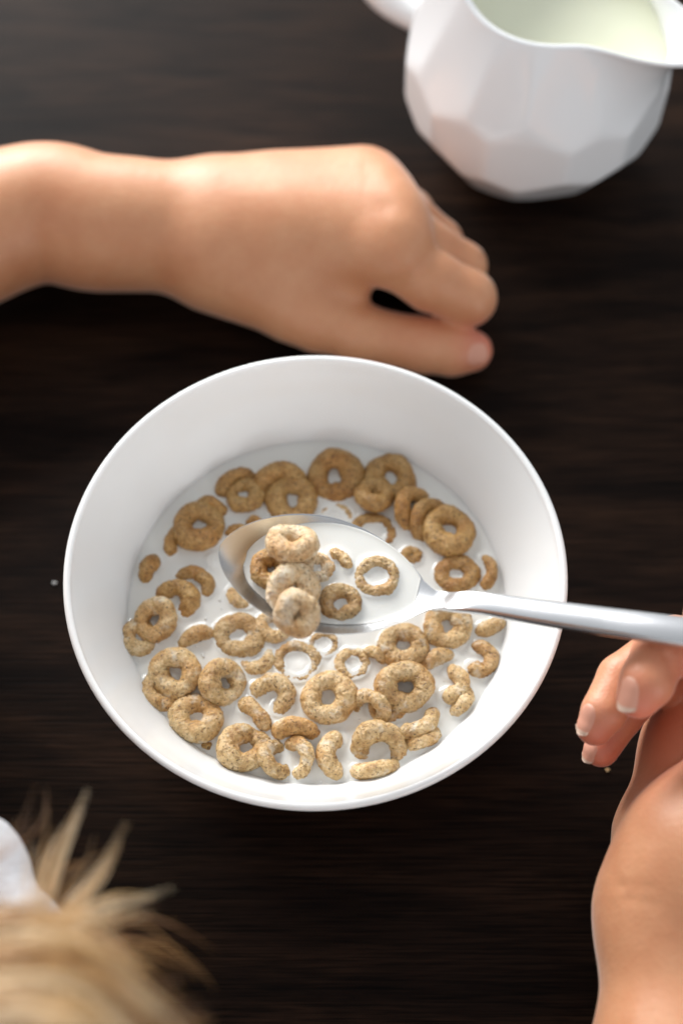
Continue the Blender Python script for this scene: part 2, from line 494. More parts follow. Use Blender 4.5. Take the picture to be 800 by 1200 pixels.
# px, py, outer radius in px, kind, raised side (deg, 0 right, 90 away), colour, label, extras
CER = [
    (280, 570, 27, 'arc', 120, 'b', 'brown crescent of a ring arching over the small ring at the upper left', {}),
    (287, 580, 23, 'flat', 300, 'b', 'small brown ring with a tiny hole tucked under a crescent at upper left', {'r': 2.7}),
    (329, 556, 26, 'bar', 95, 'b', 'brown ring standing on edge in the milk at the top, behind the larger flat ring', {'tilt': 50, 'dz': 0.2}),
    (342, 586, 31, 'flat', 90, 'b', 'large brown ring with milk in its hole, directly above the spoon tip area', {}),
    (392, 558, 33, 'lean', 80, 'b', 'largest brown ring with off-centre hole at the top middle of the milk', {'tilt': 14}),
    (248, 592, 20, 'bar', 70, 'b', 'thin brown sliver lying just above the ring with a grey hole at upper left', {'tilt': 62}),
    (233, 617, 31, 'flat', 230, 'b', 'big brown ring with grey hole at the left end of the upper row', {'dz': 1.6}),
    (200, 633, 20, 'bar', 170, 'b', 'narrow curved piece peeking out left of the big ring at upper left', {'tilt': 55}),
    (173, 666, 20, 'bar', 160, 'b', 'short stubby brown piece touching the left bowl wall', {'tilt': 60, 'dz': -2.2, 'r': 3.1}),
    (226, 684, 25, 'arc', 55, 'b', 'upper of two brown crescents nested on the left of the spoon', {}),
    (206, 704, 29, 'arc', 60, 'b', 'lower thicker crescent of the two nested on the left of the spoon', {'r': 3.2}),
    (279, 620, 13, 'bar', 90, 'b', 'tiny brown sliver at the upper left edge of the spoon', {'tilt': 50}),
    (303, 612, 12, 'bar', 60, 'b', 'tiny pointed sliver just above the spoon rim near its tip', {'tilt': 50}),
    (256, 655, 16, 'thin', 180, 't', 'faint sunken piece left of the spoon tip', {'dz': -2.7}),
    (288, 694, 24, 'thin', 225, 't', 'pale sunken crescent showing just below the spoon tip', {'dz': -2.4}),
    (182, 728, 26, 'lean', 60, 't', 'tan ring with a notch resting on another piece at the left bowl edge', {'dz': 2.4, 'tilt': 16}),
    (164, 746, 24, 'mid', 200, 't', 'tan piece sticking out below the notched ring at the far left', {'dz': 0.2, 'tilt': 14}),
    (227, 745, 24, 'bar', 115, 't', 'slanted tan sliver between the left notched ring and the large sunken ring', {'tilt': 66}),
    (280, 744, 30, 'mid', 90, 't', 'large half-sunken ring with wide milky hole below the spoon tip', {'dz': -0.7}),
    (206, 790, 31, 'flat', 50, 't', 'knobbly pale ring lying over a dark sliver at lower left', {'dz': 2.0, 'tilt': 12}),
    (190, 808, 27, 'mid', 215, 't', 'toasted sliver poking out under the knobbly pale ring at lower left', {'tilt': 20, 'dz': -0.8}),
    (262, 801, 28, 'lean', 150, 't', 'tilted tan ring with a dented face and off-centre hole, left of centre', {'dz': 2.2, 'tilt': 26, 'r': 3.2}),
    (230, 841, 31, 'flat', 250, 't', 'round tan ring with a grey hole, lowest on the left side', {'dz': 1.5, 'tilt': 12}),
    (299, 768, 25, 'thin', 300, 't', 'thin sunken crescent right of the large sunken ring', {'dz': -2.3}),
    (348, 775, 28, 'low', 90, 't', 'thin sunken ring with milk-filled hole below the spoon bowl', {'dz': -0.9}),
    (318, 815, 29, 'arc', 65, 't', 'thick tan crescent arching upward left of the dark-holed centre ring', {'r': 3.2, 'tilt': 32, 'dz': -1.0}),
    (302, 834, 24, 'bar', 45, 't', 'stubby tan piece slanting down toward the lower left ring cluster', {'tilt': 58, 'dz': -2.6, 'r': 3.1}),
    (287, 877, 31, 'lean', 210, 't', 'golden ring with small hole at the lower left of the bottom row', {'dz': 2.0, 'tilt': 18}),
    (324, 890, 25, 'lean', 200, 't', 'narrow tilted ring second from left in the bottom row', {'tilt': 42, 'dz': 1.0, 'r': 2.5}),
    (346, 888, 26, 'arc', 15, 't', 'curved ring side third in the bottom row, opening to the left', {'tilt': 46, 'dz': -0.2}),
    (347, 853, 27, 'bar', 90, 't', 'flat lying bar-shaped piece across the tops of two bottom-row rings', {'tilt': 70, 'dz': -2.4, 'r': 3.0}),
    (385, 818, 32, 'flat', 80, 't', 'plump speckled ring with a grey hole near the middle of the lower half', {'dz': 1.8, 'r': 3.35}),
    (402, 885, 31, 'arc', 180, 't', 'c-shaped piece opening to the right in the bottom row', {'ext': 180, 'a0': -90, 'tilt': 14, 'dz': 0.4, 'r': 3.0}),
    (413, 777, 22, 'low', 90, 't', 'small thin ring nearly sunken under the middle of the spoon', {'dz': -0.8, 'r': 2.1}),
    (441, 766, 15, 'bar', 60, 't', 'small dark sliver beside the ring half hidden under the spoon', {'tilt': 60}),
    (472, 757, 29, 'flat', 90, 't', 'ring half hidden by the lower edge of the spoon bowl', {'dz': 1.2}),
    (474, 807, 32, 'lean', 100, 't', 'fat golden ring with a dark brown hole right of centre', {'dz': 3.0, 'tilt': 14, 'r': 3.45}),
    (456, 826, 24, 'mid', 220, 't', 'dark edge of a piece wedged under the fat golden ring', {'dz': -1.0}),
    (433, 831, 25, 'lean', 60, 't', 'slim upright ring leaning left of the fat golden ring', {'tilt': 48, 'dz': 1.2, 'r': 2.4}),
    (444, 876, 33, 'lean', 90, 't', 'dome-shaped half ring with orange edges in the bottom row', {'tilt': 36, 'dz': 0.0, 'r': 3.2}),
    (440, 905, 29, 'bar', 280, 't', 'pale bar-shaped piece lowest of all at the front bowl wall', {'tilt': 64, 'dz': -2.6, 'r': 3.0}),
    (484, 838, 31, 'arc', 305, 't', 'smile-shaped crescent curving right at lower right', {'ext': 150, 'a0': -75, 'tilt': 20, 'dz': 0.2, 'r': 2.7}),
    (497, 868, 23, 'bar', 295, 't', 'short piece tucked under the smile-shaped crescent', {'tilt': 60, 'dz': -2.6}),
    (524, 733, 29, 'flat', 90, 't', 'ring showing below the neck of the spoon', {'dz': 1.2}),
    (512, 770, 24, 'bar', 115, 't', 'slim slanted sliver between the fat golden ring and the c-shaped right ring', {'tilt': 66}),
    (575, 735, 21, 'bar', 295, 't', 'slim sliver against the right bowl wall under the spoon handle', {'tilt': 62}),
    (561, 771, 23, 'mid', 340, 't', 'broken ring open to the upper left at the right bowl wall', {'ext': 265, 'a0': -125, 'dz': 0.5}),
    (527, 801, 25, 'arc', 350, 't', 'dark speckled crescent open to the left at the right side', {'ext': 220, 'a0': -110, 'tilt': 22, 'dz': 0.0, 'r': 3.0}),
    (543, 823, 20, 'bar', 330, 't', 'small thin sliver outside the dark speckled crescent', {'tilt': 66}),
    (379, 754, 18, 'low', 90, 't', 'sunken fragment right under the lower spoon rim', {'dz': -0.4}),
    (321, 733, 22, 'mid', 270, 't', 'brown piece half hidden below the spoon tip', {'dz': 0.5}),
    (457, 560, 30, 'flat', 60, 'b', 'brown ring at the upper right partly covered by a smaller round ring', {'dz': 1.0}),
    (439, 581, 24, 'lean', 240, 'b', 'small round ring with a dark hole overlapping the ring behind it', {'dz': 2.8, 'tilt': 16, 'r': 2.9}),
    (486, 597, 29, 'arc', 155, 'b', 'left one of two parallel crescents at the upper right', {'tilt': 48, 'dz': -0.4}),
    (503, 610, 28, 'arc', 150, 'b', 'right one of two parallel crescents, against the big upper right ring', {'tilt': 48, 'dz': -0.4}),
    (526, 622, 32, 'flat', 220, 'b', 'big brown ring with white hole at the right end of the upper row', {'dz': 1.6}),
    (535, 672, 26, 'mid', 90, 'b', 'half-sunken ring just above the spoon handle', {'dz': -0.3}),
    (564, 669, 24, 'arc', 0, 'b', 'crescent hugging the right side of the half-sunken ring', {'tilt': 42}),
    (393, 606, 22, 'low', 90, 't', 'thin sunken ring just above the spoon bowl in the middle', {}),
    (437, 623, 27, 'low', 80, 'b', 'sunken oval ring cut off by the upper spoon rim', {'dz': -0.9}),
    (482, 650, 13, 'mid', 90, 'b', 'small blob of cereal beside the upper right spoon rim', {'r': 2.4}),
    (530, 694, 17, 'thin', 90, 't', 'pale sunken crescent touching the top of the spoon handle', {'dz': -2.2}),
]
CG = 'cereal rings floating in the bowl'
lines = []
for i, (px, py, Rp, kind, up, colr, lab, ex) in enumerate(CER):
    tilt, dz = KIND[kind]
    tilt = ex.get('tilt', tilt)
    dz = ex.get('dz', dz)
    dz = dz if dz is None else dz - (0.35 if dz > 0 else 0)
    r = ex.get('r', 0) / 1000
    dep = (P(px, py, ZM) - CAM) @ FW
    Ro = Rp / FPX * dep * (1.18 if kind == 'bar' else 1.03)
    r = r or (Ro * (0.27 if kind == 'low' else 0.385) if kind != 'arc' else Ro * 0.31)
    R = max(Ro - r, r * 0.72)
    if Ro < 2 * r:
        r = Ro * 0.5
        R = Ro * 0.52
    if dz is None:
        dz = (3.5 - (R * math.sin(rad(tilt)) + r) * 1000)
    loc = P(px, py, ZM + 0.001)
    sh = 0
    if kind == 'bar':
        sh = R * math.cos(rad(tilt))
    ud = np.array([math.cos(rad(up)), math.sin(rad(up)), 0])
    loc = loc - ud * sh
    loc[2] = ZM + dz / 1000
    mt = {'b': M['c_brown'], 't': M['c_tan']}[colr]
    part_ring = kind == 'bar' and tilt > 54
    o, L, rr = ring_mesh('cereal_ring', loc, R, r, up, tilt, mt, 100 + i, ex.get('a0', -88 if part_ring else 0), ex.get('ext', 176 if part_ring else 360))
    tag(o, lab, 'cereal ring', CG)
    lines.append((L, rr))
# crumbs
def crumb(loc, s, label, seed, mat):
    import bmesh
    bm = bmesh.new()
    bmesh.ops.create_icosphere(bm, subdivisions=3, radius=s)
    off = Vector((seed * 3.1, seed, 0))
    for v in bm.verts:
        v.co *= 1 + 0.5 * mnoise.noise(v.co / s * 1.3 + off)
        v.co.x *= 1.3
        v.co.z *= 0.7
    me = bpy.data.meshes.new('crumb')
    bm.to_mesh(me); bm.free()
    me.materials.append(mat)
    o = bpy.data.objects.new('crumb', me)
    COL.objects.link(o)
    o.location = [float(x) for x in loc]
    tag(o, label, 'crumb', 'crumbs')


crumb(P(243, 874, ZM) + np.array([0, 0, 0.0002]), 0.0012, 'brown crumb floating in milk at the lower left bowl wall', 1, M['c_brown'])
crumb(P(711, 902, 0.0004), 0.0006, 'tiny pale crumb on the dark table below the fingertips', 2, M['c_milky'])
crumb(P(64, 683, 0.0005), 0.0006, 'tiny grey speck on the table left of the bowl', 3, M['glass'])


def milk_height(X, Y, amp, wid, lns, zm):
    H = np.zeros_like(X)
    mn = np.full_like(X, 1.0)
    for L, rr in lns:
        bb = (X > L[:, 0].min() - .008) & (X < L[:, 0].max() + .008) & (Y > L[:, 1].min() - .008) & (Y < L[:, 1].max() + .008)
        if not bb.any():
            continue
        x, y = X[bb], Y[bb]
        d = np.full(x.shape, 1.0)
        for (cx, cy, cz), r in zip(L[::2], rr[::2]):
            d = np.minimum(d, np.sqrt((x - cx) ** 2 + (y - cy) ** 2 + (zm - cz) ** 2) - r)
        mn[bb] = np.minimum(mn[bb], d)
    H = amp * np.exp(-np.clip(mn, 0, 1) / wid)
    return H


# milk in the bowl: fine polar sheet with menisci, closed below along the bowl's wall
def inner_r(z):
    return float(np.interp(z, INNER[:, 1], INNER[:, 0]))


nr, na = 170, 560
rmax = inner_r(ZM + 0.0008) + 0.0003
rs_ = np.linspace(0.0002, 1, nr) * rmax
aa = np.linspace(0, 2 * PI, na, endpoint=False)
RR, AA = np.meshgrid(rs_, aa, indexing='ij')
X, Y = RR * np.cos(AA), RR * np.sin(AA)
H = milk_height(X, Y, 0.00060, 0.00060, lines, ZM)
H += 0.0006 * np.exp(-(rmax - RR) / 0.0010)
V = np.stack([X, Y, ZM + H], -1).reshape(-1, 3)
V[:, 2] = np.minimum(V[:, 2], ZM + 0.0009)
F = grid_faces(nr, na, cv=True)
base = len(V)
rings = []
for z in (0.030, 0.024, 0.017, 0.0125):
    r = inner_r(z) - 0.0004
    rings.append(np.stack([r * np.cos(aa), r * np.sin(aa), 0 * aa + z], -1))
V = np.vstack([V] + rings)
prev = (nr - 1) * na
for k in range(len(rings)):
    cur = base + k * na
    F += [(prev + j, cur + j, cur + (j + 1) % na, prev + (j + 1) % na) for j in range(na)]
    prev = cur
F.append(tuple(prev + j for j in range(na)))
F.append(tuple(range(na - 1, -1, -1)))
tag(mesh_obj('milk', V, F, M['milk']), 'pool of white milk in the round bowl with cereal floating in it', 'milk')

# bubbles along the edge of the milk
BV, BF = [], []
br = random.Random(3)
for cx_, cy_, n_, sp_ in ((548, 852, 16, 10), (160, 800, 9, 12), (255, 700, 7, 14), (240, 770, 8, 12), (500, 790, 8, 14), (360, 905, 8, 22), (550, 745, 7, 10), (410, 640, 5, 14), (330, 850, 6, 10), (420, 845, 6, 10)):
    for _ in range(n_):
        r = br.uniform(0.00022, 0.0006)
        p = P(cx_ + br.gauss(0, sp_), cy_ + br.gauss(0, sp_), ZM + 0.0001)
        if math.hypot(p[0], p[1]) > rmax - 0.001:
            continue
        b0 = len(BV)
        for a in range(5):
            for b in range(12):
                el_ = PI / 2 * a / 4.6
                BV.append((p[0] + r * math.cos(el_) * math.cos(b * PI / 6), p[1] + r * math.cos(el_) * math.sin(b * PI / 6), p[2] + r * 0.9 * math.sin(el_)))
        BF += [tuple(b0 + k for k in f_) for f_ in grid_faces(5, 12, cv=True)] + [tuple(b0 + 48 + k for k in range(12))]
bs = NT('bubble_film')
bs.set(Base_Color=(0.84, 0.84, 0.82), Roughness=0.05, Specular_IOR_Level=0.9)
tag(mesh_obj('milk_bubbles', BV, BF, bs.m), 'tiny bubbles scattered on the milk of the round bowl', 'bubbles', kind='stuff')

# ------------------------------------------------------------------ spoon
ZS = 0.0865
tip = P(257, 642, ZS + 0.0058)
neck = P(503, 703, ZS + 0.0005)
SL = np.linalg.norm(neck - tip)
HAND_END = P(1010, 768, 0.1120)
ex_ = (neck - tip) / SL
roll = rad(7)
ey_ = np.cross([0, 0, 1.0], ex_)
ey_ /= np.linalg.norm(ey_)
ez_ = np.cross(ex_, ey_)
ey_, ez_ = ey_ * math.cos(roll) - ez_ * math.sin(roll), ez_ * math.cos(roll) + ey_ * math.sin(roll)


def halfw(u):
    a = math.sin(PI * min(1, max(0, u)) ** 0.93)
    return 0.0203 * max(0.0, a) ** 0.60


def spoon_center(s):
    """centre line in world; s in metres from the tip"""
    return tip + ex_ * s


hp = catmull([neck - ex_ * 0.004, neck + ex_ * 0.002 + [0, 0, 0.0012], P(533, 703, ZS + 0.0062), P(565, 704, ZS + 0.0095), P(620, 712, ZS + 0.0125), P(700, 723, ZS + 0.0165), P(800, 737, 0.1075), HAND_END], 90)
NB, NV = 64, 17
sections = []  # centre, ydir, zdir, halfwidth, sag, thickness
for i in range(NB):
    u = (1 - math.cos(PI * i / (NB - 1) * 0.5)) if i < NB else 1
    u = i / (NB - 1)
    u = u ** 1.5 * 0.5 + u * 0.5 if u < 1 else 1
    u = 1.0 * (0.5 - 0.5 * math.cos(PI * u)) * 0.6 + 0.4 * u
    u = u * 0.955 + 0.0004
    hw = halfw(u)
    if u > 0.85:
        f = (u - 0.85) / 0.105
        hw = max(hw, 0.0037 + 0 * f)
    sag = 0.0098 * (math.sin(PI * min(1, u) ** 0.80)) ** 0.85 * min(1.0, (hw / 0.0145)) ** 0.5
    c = spoon_center(SL * u)
    sections.append((c, ey_, ez_, max(hw, 1e-4), sag, 0.0013, 0.16))
nbowl = len(sections)
hsec = []
arc = np.concatenate([[0], np.cumsum(np.linalg.norm(np.diff(hp, axis=0), axis=1))])
for i, c in enumerate(hp):
    if arc[i] < 0.0045:
        continue
    t = hp[min(i + 1, len(hp) - 1)] - hp[max(i - 1, 0)]
    t /= np.linalg.norm(t)
    # the handle is rolled a little towards the diner
    y = np.cross([0, 0, 1.0], t); y /= np.linalg.norm(y)
    z = np.cross(t, y)
    ro = rad(6 + 8 * min(1, arc[i] / 0.03))
    y, z = y * math.cos(ro) - z * math.sin(ro), z * math.cos(ro) + y * math.sin(ro)
    s = arc[i]
    hw = np.interp(s, [0, 0.008, 0.02, 0.05, 0.09, 0.16], [0.0037, 0.0031, 0.0031, 0.0039, 0.0046, 0.0058])
    th = np.interp(s, [0, 0.008, 0.02, 0.05, 0.16], [0.0013, 0.0028, 0.0040, 0.0044, 0.0034])
    sag = np.interp(s, [0, 0.008, 0.02, 0.05], [0.0006, 0.0002, -0.0005, -0.0007])
    sections.append((c, y, z, hw, sag, th, float(np.interp(s, [0, 0.02], [0.16, 0.62]))))
V = []
for c, y, z, hw, sag, th, ek in sections:
    for j in range(NV):
        v = -math.cos(PI * j / (NV - 1))
        V.append(c + y * hw * v - z * sag * (1 - v * v))
    for j in range(NV - 1, -1, -1):
        v = -math.cos(PI * j / (NV - 1))
        e_ = ek * th + (1 - ek) * th * (1 - v ** 4) ** 0.5
        V.append(c + y * hw * v * 1.0 - z * (sag * (1 - v * v) + e_))
V = np.array(V)
NL = 2 * NV
F = grid_faces(len(sections), NL, cv=True)
F.append(tuple(range(NL - 1, -1, -1)))
F.append(tuple((len(sections) - 1) * NL + j for j in range(NL)))
spoon = mesh_obj('spoon', V, F, M['steel'])
tag(spoon, 'polished steel spoon held over the bowl with milk and cereal in it', 'spoon')

# milk held in the spoon
ZSM = ZS - 0.0004
SV, SF = [], []
SC_ = [(P(343, 637, ZS + 0.0080), 32, 3.5, 270, 30, 'm', 'top ring of the heap in the spoon, milky with a neat square hole', {}),
       (P(318, 668, ZS + 0.001), 27, 2.9, 200, 14, 'b', 'darker toasted ring at the bottom of the heap, left in the spoon', {}),
       (P(372, 667, ZS - 0.0008), 21, 2.2, 20, 4, 'm', 'small wet ring half sunken behind the heap in the spoon', {}),
       (P(343, 690, ZS + 0.0055), 32, 3.35, 110, 24, 'm', 'middle ring of the heap leaning toward the viewer in the spoon', {'hole': 0.7}),
       (P(349, 720, ZS + 0.0090), 28.5, 3.1, 70, 26, 'm', 'front milky ring hanging over the near edge of the spoon', {'hole': 0.9}),
       (P(399, 707, ZS - 0.0002), 25, 2.35, 90, 6, 't', 'speckled grainy ring floating in the middle of the spoon', {}),
       (P(441, 677, ZS - 0.0009), 28, 2.1, 40, 5, 't', 'wide thin ring floating alone near the spoon neck', {}),
       (P(391, 663, ZS - 0.0003), 23, 2.0, 45, 5, 't', 'thin sunken crescent at the far side of the spoon', {'a0': -62, 'ext': 124})]
slines = []
for i, (loc, Rp, r, up, tilt, colr, lab, ex) in enumerate(SC_):
    r = r / 1000
    Ro = Rp / FPX * ((loc - CAM) @ FW)
    R = max(Ro - r, r * 0.8) * (1.0)
    if ex.get('hole'):
        R *= 0.97
        r *= 1.06
    mt = {'b': M['c_brown'], 't': M['c_tan'], 'm': M['c_milky']}[colr]
    o, L, rr = ring_mesh('cereal_ring', loc, R, r, up, tilt, mt, 300 + i * 7, ex.get('a0', 0), ex.get('ext', 360))
    tag(o, lab, 'cereal ring', 'cereal rings in the spoon')
    slines.append((L, rr))
rows = []
for i in range(1, 130):
    u = i / 130 * 0.945
    hw = halfw(u)
    if u > 0.85:
        hw = max(hw, 0.0037)
    sag = 0.0098 * (math.sin(PI * u ** 0.80)) ** 0.85 * min(1.0, (hw / 0.0145)) ** 0.5
    c = spoon_center(SL * u)
    vs = np.linspace(-1, 1, 801)
    pts = c[None] + ey_[None] * hw * vs[:, None] - ez_[None] * (sag * (1 - vs ** 2))[:, None]
    ok = np.where(pts[:, 2] < ZSM + 0.0002)[0]
    if len(ok) < 6:
        continue
    rows.append((pts[ok[0]], pts[ok[-1]]))
ncol = 70
V = []
for a, b in rows:
    t = np.linspace(0, 1, ncol)[:, None]
    p = a * (1 - t) + b * t
    V.append(p)
V = np.array(V)
X, Y = V[..., 0], V[..., 1]
H = milk_height(X, Y, 0.0006, 0.0007, slines, ZSM)
edge = np.minimum(np.linspace(0, 1, ncol), 1 - np.linspace(0, 1, ncol))[None] * np.linalg.norm(V[:, 0] - V[:, -1], axis=1)[:, None]
V[..., 2] = ZSM + H + 0.0004 * np.exp(-edge / 0.0008)
nrw = len(rows)
low = V.copy()
low[..., 2] -= 0.0012
F = grid_faces(nrw, ncol) + [tuple(nrw * ncol + k for k in reversed(f)) for f in grid_faces(nrw, ncol)]
q = nrw * ncol
for i in range(nrw - 1):
    for j in (0, ncol - 1):
        F.append((i * ncol + j, (i + 1) * ncol + j, q + (i + 1) * ncol + j, q + i * ncol + j))
for i in (0, nrw - 1):
    for j in range(ncol - 1):
        F.append((i * ncol + j, i * ncol + j + 1, q + i * ncol + j + 1, q + i * ncol + j))
tag(mesh_obj('milk', np.vstack([V.reshape(-1, 3), low.reshape(-1, 3)]), F, M['milk']), 'small pool of milk held in the spoon', 'milk')


# ------------------------------------------------------------------ jug
def build_jug():
    RJ = 0.0515
    zc = 0.0440
    c = P(629, 76, zc)
    c[2] = 0
    root = empty('milk_jug', c)
    tag(root, 'white faceted porcelain jug of milk with a pouring spout beyond the hand', 'jug')
    # facet planes: staggered belts of tangent directions
    dirs = []
    for el_, n, ph, dd in ((-58, 10, 0, .95), (-29, 12, 0, 0.962), (-1, 12, 15, 0.962), (27, 12, 0, 0.965), (62, 8, 10, .99)):
        for k in range(n):
            a = rad(ph + 360 * k / n + 7)
            dirs.append((math.cos(rad(el_)) * math.cos(a), math.cos(rad(el_)) * math.sin(a), math.sin(rad(el_)), dd * (1 + 0.012 * math.sin(k * 2.3 + el_))))
    D = np.array(dirs)
    spd = rad(-36)

    def rim(th):
        d = (th - spd + PI) % (2 * PI) - PI
        sp = math.exp(-(d / 0.42) ** 2)
        hd = math.exp(-((abs(d) - PI) / 0.8) ** 2)
        rho = 0.66 + 0.62 * sp ** 1.2 + 0.06 * hd
        h = 0.86 + 0.03 * sp + 0.34 * hd
        return rho * RJ, zc + h * RJ

    NT_, NZ = 300, 90
    out, inn = [], []
    for i in range(NT_):
        th = 2 * PI * i / NT_
        rr, zr = rim(th)
        co, ci = [], []
        # faceted body below
        for j in range(NZ):
            t = j / (NZ - 1)
            el_ = -rad(64) + t * rad(64 + 50)
            d = np.array([math.cos(el_) * math.cos(th), math.cos(el_) * math.sin(th), math.sin(el_)])
            dots = D[:, :3] @ d
            q = np.where(dots > 0.3, D[:, 3] / np.maximum(dots, 0.3), 9)
            k = 120.0
            rf = -math.log(np.exp(-k * q).sum()) / k + 0.014
            p = d * rf * RJ
            rho, z = math.hypot(p[0], p[1]), zc + p[2]
            # blend to the neck and rim
            b = max(0, (t - 0.66) / 0.34)
            b = b * b * (3 - 2 * b)
            rho = rho * (1 - b) + rr * b
            z = z * (1 - b) + zr * b
            co.append((rho, z))
        co = [(0.60 * RJ * 0.6, 0.0006), (co[0][0] * 0.97, 0.0004)] + [(a, max(b, 0.0012)) for a, b in co]
        # wall thickness
        for a, b in reversed(co[3:]):
            tt = 0.0028
            ci.append((max(a - tt, 0.002), b if b > 0.02 else b + 0.002))
        lipc = [(co[-1][0] - 0.0003, co[-1][1] + 0.0008), (co[-1][0] - 0.0014, co[-1][1] + 0.0013), (co[-1][0] - 0.0025, co[-1][1] + 0.0008)]
        prof_ = co + lipc + ci
        out.append([(a * math.cos(th), a * math.sin(th), b) for a, b in prof_])
    m = len(out[0])
    V = np.array(out).reshape(-1, 3)
    F = grid_faces(NT_, m, cu=True)
    F.append(tuple(i * m for i in range(NT_ - 1, -1, -1)))
    F.append(tuple(i * m + m - 1 for i in range(NT_)))
    mesh_obj('body', V, F, M['jug'], root)
    # handle
    hd = spd + PI
    cd_, sd_ = math.cos(hd), math.sin(hd)
    path = catmull([(0.80, 1.05), (1.25, 1.28), (1.66, 0.95), (1.70, 0.30), (1.40, -0.10), (0.86, -0.12)], 40)
    V = []
    for i, (a, b) in enumerate(path):
        t = path[min(i + 1, 39)] - path[max(i - 1, 0)]
        t /= np.linalg.norm(t)
        nn = np.array([-t[1], t[0]])
        for k in range(20):
            v = 2 * PI * k / 20
            q = np.array([a, b]) * RJ + nn * 0.0062 * math.cos(v)
            s = 0.0080 * math.sin(v)
            V.append((q[0] * cd_ - s * sd_, q[0] * sd_ + s * cd_, zc + q[1]))
    mesh_obj('handle', V, grid_faces(40, 20, cv=True), M['jug'], root)
    # milk
    zm = zc + 0.60 * RJ
    V = [(0, 0, zm)]
    ths = np.linspace(0, 2 * PI, 120, endpoint=False)
    for f, dz in ((0.5, 0), (0.97, 0), (1.0, 0.0006), (1.0, -0.004)):
        for th in ths:
            rr, zr = rim(th)
            # wall radius at the milk's height, from the rim and the belly
            i = int(round(th / (2 * PI) * NT_)) % NT_
            pr = out[i][-(NZ - 1):]
            rad_ = [math.hypot(x[0], x[1]) for x in pr]
            zz = [x[2] for x in pr]
            r_ = np.interp(zm, zz[::-1], rad_[::-1]) + 0.0006
            V.append((r_ * f * math.cos(th), r_ * f * math.sin(th), zm + dz))
    F = [(0, 1 + k, 1 + (k + 1) % 120) for k in range(120)]
    for b in range(3):
        F += [(1 + b * 120 + k, 1 + (b + 1) * 120 + k, 1 + (b + 1) * 120 + (k + 1) % 120, 1 + b * 120 + (k + 1) % 120) for k in range(120)]
    F.append(tuple(1 + 360 + k for k in range(120)))
    V = np.array(V) + c
    tag(mesh_obj('milk', V, F, M['cream']), 'pale creamy milk filling the faceted jug', 'milk')


build_jug()


# ------------------------------------------------------------------ person (signed distance field -> one surface)
def axis(fine, lo, hi, h, hc):
    a = list(np.arange(fine[0], fine[1] + h / 2, h))
    x, s = fine[0], h
    pre = []
    while x > lo:
        s = min(s * 1.18, hc)
        x -= s
        pre.append(x)
    x, s = a[-1], h
    post = []
    while x < hi:
        s = min(s * 1.18, hc)
        x += s
        post.append(x)
    return np.array(pre[::-1] + a + post, dtype=np.float32)


